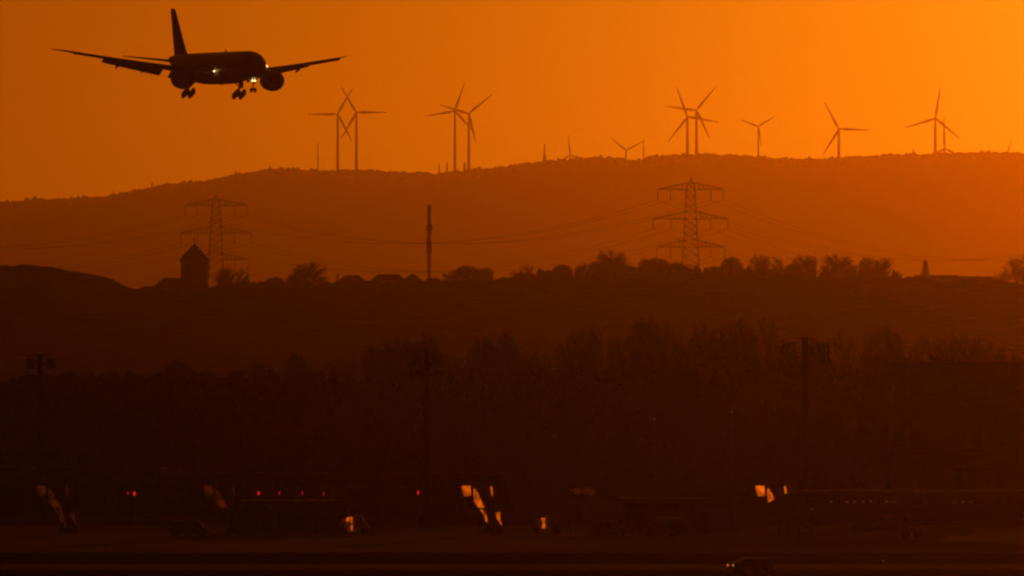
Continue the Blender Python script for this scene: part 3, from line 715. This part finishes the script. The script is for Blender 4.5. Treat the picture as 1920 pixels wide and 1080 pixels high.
# red lamps
GO = 'red obstruction lamps on short posts'
for px, py, b_, lb in ((240, 924, 0, 'dim red lamp close to the left side of the brightest red one'), (252, 925, 1, 'brightest red lamp, alone at left'), (485, 924, 1, 'red lamp, first of the evenly spaced four from the left'),
                       (524, 924, 0, 'red lamp, second of the evenly spaced four'), (567, 924, 0, 'red lamp, third of the evenly spaced four'), (607, 925, 0, 'faintest red lamp, last of the evenly spaced four'), (784, 923, 1, 'red lamp beside the central floodlight mast')):
    p = P(px, py, 1550)
    t = empty('obstruction_lamp', (p.x, 1550, 0), lb, 'red lamp', GO)
    MB().tube([(0, 0, 0), (0, 0, p.z - .3)], .07, 6).build('post', M['dark'], t)
    r = .2 if px == 252 else .15 if b_ else .1
    MB().lathe([(p.z - .3, r * .8), (p.z - .15, r), (p.z + .1, r), (p.z + .25, r * .4)], 10).build('lamp', M['red' if b_ else 'reddim'], t, True)

# ------------------------------------------------------------------ boarding bridges
GB = 'boarding bridges with amber glass'
def bridge(px, label, gm, low=True, d=1427):
    """px: picture column of the left edge of the cab."""
    k = d / FPX; o = P(px, 1000, d); X = lambda q: (q - 865) * k; Z = lambda y: P(0, y, d).z
    t = empty('boarding_bridge', (o.x, d, 0), label, 'boarding bridge', GB)
    cab = MB().box(X(862), X(888), .3, 3.4, Z(936), Z(905)).box(X(860), X(889), 0, 3.6, Z(905), Z(903)).build('cab', M['cladding'], t)
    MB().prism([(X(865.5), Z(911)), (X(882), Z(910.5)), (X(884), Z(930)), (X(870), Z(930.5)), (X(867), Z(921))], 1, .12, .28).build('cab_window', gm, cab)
    MB().prism([(X(888), Z(908)), (X(922), Z(904)), (X(925), Z(936)), (X(892), Z(936))], 1, .8, 3.2).build('tunnel', M['cladding'], t)
    sw = MB().prism([(X(887), Z(913)), (X(894), Z(913)), (X(912), Z(958)), (X(920), Z(990)), (X(914), Z(992)), (X(903), Z(960)), (X(886), Z(938))], 1, .5, 1.3).build('service_stair', M['steel'], t)
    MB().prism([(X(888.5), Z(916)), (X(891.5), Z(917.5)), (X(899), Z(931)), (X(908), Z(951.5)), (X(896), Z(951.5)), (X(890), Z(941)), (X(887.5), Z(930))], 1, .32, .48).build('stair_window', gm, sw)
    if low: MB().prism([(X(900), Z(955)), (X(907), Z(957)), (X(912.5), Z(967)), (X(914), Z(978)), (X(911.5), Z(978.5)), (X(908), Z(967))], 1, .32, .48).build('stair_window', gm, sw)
    MB().tube([(X(928), 2, 0), (X(928), 2, Z(936))], .35, 8).build('support_column', M['steel'], t)
    rot = MB().lathe([(Z(936), 1.1), (Z(900), 1.1), (Z(898), .9)], 14, 'z', X(930), 2, 0).build('rotunda', M['cladding'], t, True)
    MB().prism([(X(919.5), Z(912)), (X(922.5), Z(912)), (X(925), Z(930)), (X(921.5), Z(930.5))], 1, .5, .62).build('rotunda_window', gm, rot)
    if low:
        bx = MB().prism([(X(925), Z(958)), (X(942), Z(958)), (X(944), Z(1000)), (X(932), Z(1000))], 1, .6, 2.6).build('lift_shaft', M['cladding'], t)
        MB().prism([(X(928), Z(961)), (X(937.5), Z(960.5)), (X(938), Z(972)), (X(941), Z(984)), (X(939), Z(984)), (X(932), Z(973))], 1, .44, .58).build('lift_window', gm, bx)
    for x in (X(912), X(924)):
        MB().lathe([(-.25, .3), (-.22, .5), (.22, .5), (.25, .3)], 14, 'y', x, 1.8, .5).build('wheel', M['tyre'], t, True)
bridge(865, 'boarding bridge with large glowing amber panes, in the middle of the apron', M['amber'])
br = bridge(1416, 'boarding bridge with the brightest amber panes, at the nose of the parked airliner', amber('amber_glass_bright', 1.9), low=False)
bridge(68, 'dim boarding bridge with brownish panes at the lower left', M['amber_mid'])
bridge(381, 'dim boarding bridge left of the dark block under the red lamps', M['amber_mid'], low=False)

# stair trucks / small amber things
def stair_truck(px, d, label, panes, gm):
    d *= NEAR; o = P(px, 1000, d); k = d / FPX; Z = lambda y: P(0, y, d).z
    t = empty('stair_truck', (o.x, d, 0), label, 'stair truck', 'stair trucks')
    MB().box(-1.2, 2.6, .2, 2.2, .45, 1.1).build('chassis', M['carwhite'], t)
    MB().prism([(-1.3, .6), (-.2, .6), (-.2, 2.1), (-1.0, 2.1), (-1.3, 1.4)], 1, .2, 2.2).build('driver_cab', M['carwhite'], t)
    MB().prism([(-.2, 1.1), (2.6, 1.1), (1.4, 2.6), (.5, 2.6)], 1, .3, 2.1).build('stair', M['steel'], t)
    for i, poly in enumerate(panes):
        MB().prism([(q[0] * k, Z(q[1])) for q in poly], 1, -.12 - .01 * i, .14).build('amber_pane', gm, t)
    for x in (-.7, 2.0): MB().lathe([(-.15, .25), (-.13, .45), (.13, .45), (.15, .25)], 14, 'y', x, .25, .45).build('wheel', M['tyre'], t, True)
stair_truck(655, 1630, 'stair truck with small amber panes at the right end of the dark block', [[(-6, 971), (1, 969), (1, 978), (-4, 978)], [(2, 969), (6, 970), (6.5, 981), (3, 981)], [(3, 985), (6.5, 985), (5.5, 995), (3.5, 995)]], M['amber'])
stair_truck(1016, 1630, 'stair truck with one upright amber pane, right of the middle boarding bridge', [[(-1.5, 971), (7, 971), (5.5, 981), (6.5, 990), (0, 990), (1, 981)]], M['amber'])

# pale tents
def tent(px, d, poly, label):
    d *= NEAR; o = P(px, 930, d); t = empty('canopy', (o.x, d, 0), label, 'canopy', 'pale canopies above the apron')
    pts = []
    for q in poly:
        p = P(q[0], q[1], d); pts.append((p.x - o.x, (922 - q[1]) * -.12, p.z))
    c = MB(); c.v = pts + [(sum(p[0] for p in pts) / len(pts), -.35, sum(p[2] for p in pts) / len(pts))]
    c.f = [(i, (i + 1) % len(pts), len(pts)) for i in range(len(pts))]
    c.build('sail', M['canvas'], t)
    for p in pts[::2]: MB().tube([(p[0], p[1] + .1, 0), (p[0], p[1] + .1, p[2])], .05, 5).build('pole', M['steel'], t)
tent(1081, 1655, [(1070, 918), (1081, 914), (1090, 919), (1089, 928), (1079, 926)], 'small pale slanted canopy on thin poles, narrower of two')
tent(1103, 1655, [(1090, 921), (1096, 914), (1108, 916), (1119, 923), (1108, 928), (1096, 927)], 'wider pale slanted canopy on thin poles, nearer the dark block')

# vans
GV = 'service vehicles on the apron'
def van(px, py, d, label, Ln=5.2, H=2.2, m=None, rz=0, flip=1, lamps=False, kind='van'):
    d *= NEAR; m = m or M['carwhite']; o = P(px, py, d)
    t = empty(kind, (o.x, d, 0), label, kind, GV, rz)
    h_ = Ln / 2
    body = [(-h_, .35), (h_, .35), (h_, 1.1), (h_ - .75, 1.25), (h_ - 1.35, H - .1), (h_ - 1.7, H), (-h_ + .15, H), (-h_, H - .2)]
    MB().prism([(flip * x, z) for x, z in body], 1, -.95, .95).build('body', m, t)
    MB().prism([(flip * x, z) for x, z in ((h_ - 2.1, 1.3), (h_ - .95, 1.3), (h_ - 1.45, H - .25), (h_ - 2.1, H - .25))], 1, -.97, .97).build('side_window', M['glass'], t)
    MB().box(*sorted((flip * (h_ - 3.6), flip * (h_ - 2.3))), -.97, .97, 1.3, H - .25).build('side_window', M['glass'], t)
    for x in (-h_ + 1, h_ - 1):
        for y in (-.85, .85): MB().lathe([(-.12, .2), (-.1, .34), (.1, .34), (.12, .2)], 14, 'y', flip * x, y, .34).build('wheel', M['tyre'], t, True)
    for y in (-.65, .65):
        MB().box(*sorted((flip * (h_ - .02), flip * (h_ + .05))), y - .1, y + .1, .78, .92).build('headlight', M['lamp_soft'] if lamps else M['glass'], t)
    return t
van(356, 990, 1610, 'pale van left of the second boarding bridge from the left')
van(1142, 990, 1600, 'pale van in front of the gap between the two canopies and the dark block')
van(1240, 985, 1610, 'pale van in front of the dark block right of the middle', H=2.5, flip=-1)
van(1406, 1070, 1262, 'car with its lamps lit on the taxiway at the bottom edge', Ln=4.4, H=1.6, m=M['carwhite'], flip=-1, rz=R(24), lamps=True, kind='car')

# ------------------------------------------------------------------ parked airliner
d = 1392; k = d / FPX
pk = empty('parked_airliner', P(1428, 1005, d), 'dark narrow body airliner parked on the apron with a row of faint cabin windows', 'airliner')
pk.location.z = 0; pk.rotation_euler = (0, 0, R(-14))
zc = 4.15
F2 = [(0, -.55, .05, .05), (.3, -.5, .45, .42), (1, -.42, .95, .9), (2.2, -.22, 1.45, 1.4), (3.8, -.02, 1.85, 1.85), (5.5, 0, 1.98, 2.05), (32, 0, 1.98, 2.05), (36, .3, 1.7, 1.75), (40, .8, 1.1, 1.15), (43.5, 1.2, .5, .55), (44.5, 1.3, .15, .2)]
MB().loft([[(y, rx * cos(2 * pi * q / 24), zc + z0 + rz * sin(2 * pi * q / 24)) for q in range(24)] for y, z0, rx, rz in F2]).build('fuselage', M['white'], pk, True)
def side(x, z):   # outward side point of the fuselage facing the camera
    a = math.asin(max(-1, min(1, (z - zc) / 2.05))); return -1.98 * cos(a)
for i in range(52):
    x = 6.5 + i * .53
    if i in (24, 25, 26, 37): continue
    lit = (5 < i < 23 and i % 2 == 0 and i not in (8, 18)) or i in (39, 41)
    y = side(x, zc + .55)
    MB().box(x - .13, x + .13, y - .05, y + .1, zc + .42, zc + .75).build('cabin_window', M['cabin'] if lit else M['glass'], pk)
for x in (4.6, 33.5):
    y = side(x, zc); MB().box(x - .42, x + .42, y - .035, y + .15, zc - .35, zc + 1.2).build('door', M['grey'], pk)
MB().prism([(1.55, zc + .55), (2.9, zc + .75), (2.9, zc + 1.15), (2.25, zc + 1.1)], 1, -1.4, 1.4).build('cockpit_window', M['glass'], pk)
def wing2(pts, name, m):
    b = MB(); rings = []
    for y, xl, xt, z, th in pts:
        ring = []
        for q in range(12):
            a = 2 * pi * q / 12; u = (1 - cos(a)) / 2; tt = th * (1.5 * math.sqrt(u) * (1 - u) + .06); ring.append((xl + (xt - xl) * u, y, z + (tt if q < 6 else -tt) * .55))
        rings.append(ring)
    return b.loft(rings).build(name, m, pk, True)
for s_ in (-1, 1):
    wing2([(s_ * 1.2, 14.5, 21.5, zc - 1.2, .9), (s_ * 6, 17, 21.7, zc - .8, .6), (s_ * 17, 23.4, 25, zc + .25, .25)], 'wing', M['grey'])
    MB().prism([(23.6, zc + .2), (25, zc + .2), (25.4, zc + 1.9), (24.7, zc + 1.9)], 1, s_ * 17 - .05, s_ * 17 + .05).build('winglet', M['white'], pk)
    eng = MB().lathe([(.6, .85), (0, .9), (-.05, 1.0), (.8, 1.15), (2.6, 1.05), (3.6, .8), (4.4, .5), (5, .1)], 20, 'x', 13.6, s_ * 5.8, zc - 2.2).build('engine', M['grey'], pk, True)
    MB().lathe([(.62, .8), (.75, .8)], 20, 'x', 13.6, s_ * 5.8, zc - 2.2).build('fan', M['dark'], eng)
    wing2([(s_ * .5, 38.6, 41.8, zc + 1.1, .35), (s_ * 6.1, 41.4, 43, zc + 1.6, .15)], 'horizontal_stabilizer', M['grey'])
    g_ = MB().tube([(20, s_ * 3.8, zc - 1.4), (20, s_ * 3.8, .6)], .16, 8).build('main_landing_gear', M['steel'], pk)
    for q in (-.35, .35): MB().lathe([(-.18, .35), (-.16, .57), (.16, .57), (.18, .35)], 16, 'y', 20, s_ * 3.8 + q, .57).build('wheel', M['tyre'], g_, True)
g_ = MB().tube([(5, 0, zc - 1.8), (5, 0, .4)], .1, 8).build('nose_landing_gear', M['steel'], pk)
for q in (-.25, .25): MB().lathe([(-.1, .2), (-.09, .38), (.09, .38), (.1, .2)], 16, 'y', 5, q, .38).build('wheel', M['tyre'], g_, True)
MB().prism([(35.5, zc + 1.5), (38, zc + 2.5), (41, zc + 7.7), (43, zc + 7.7), (42.8, zc + 1.6)], 1, -.14, .14).build('fin', M['blue'], pk)

# taxiway and road lamps
GG = 'small lamps on the airfield'
for px, py, d, z0, b_, lb in ((1656, 1058, 1335, 0, .5, 'tiny white lamp at the taxiway edge, lower right'), (1372, 772, 2050, 0, 1, 'tiny warm lamp high on a pole left of the right floodlight mast'), (1227, 786, 2050, 0, .3, 'very faint lamp on a pole below the highest tree crown'), (1522, 954, 1590, 0, .5, 'small warm lamp by the parked airliner nose')):
    d *= NEAR; p = P(px, py, d); t = empty('pole_lamp', (p.x, d, 0), lb, 'lamp', GG)
    zt = max(p.z, .35)
    MB().tube([(0, 0, 0), (0, 0, zt - .1)], .06, 6).build('pole', M['dark'], t)
    MB().lathe([(zt - .15, .1), (zt, .16), (zt + .15, .06)], 10).build('lamp', M['cabin'], t, True)
# ------------------------------------------------------------------ haze
hz = MB().box(-5000, 5000, -1200, 27000, -1, 745).build('haze', None or M['grass'])
m = bpy.data.materials.new('haze_air'); m.use_nodes = True; n = m.node_tree.nodes; n.clear()
o = n.new('ShaderNodeOutputMaterial'); v = n.new('ShaderNodeVolumePrincipled')
v.inputs['Color'].default_value = (.93, .78, .7, 1); v.inputs['Density'].default_value = 2.4e-5; v.inputs['Anisotropy'].default_value = .92
m.node_tree.links.new(v.outputs[0], o.inputs['Volume'])
hz.data.materials.clear(); hz.data.materials.append(m)
tag(hz, 'thin orange evening haze filling the air over the airfield and hills', 'haze', kind='stuff')
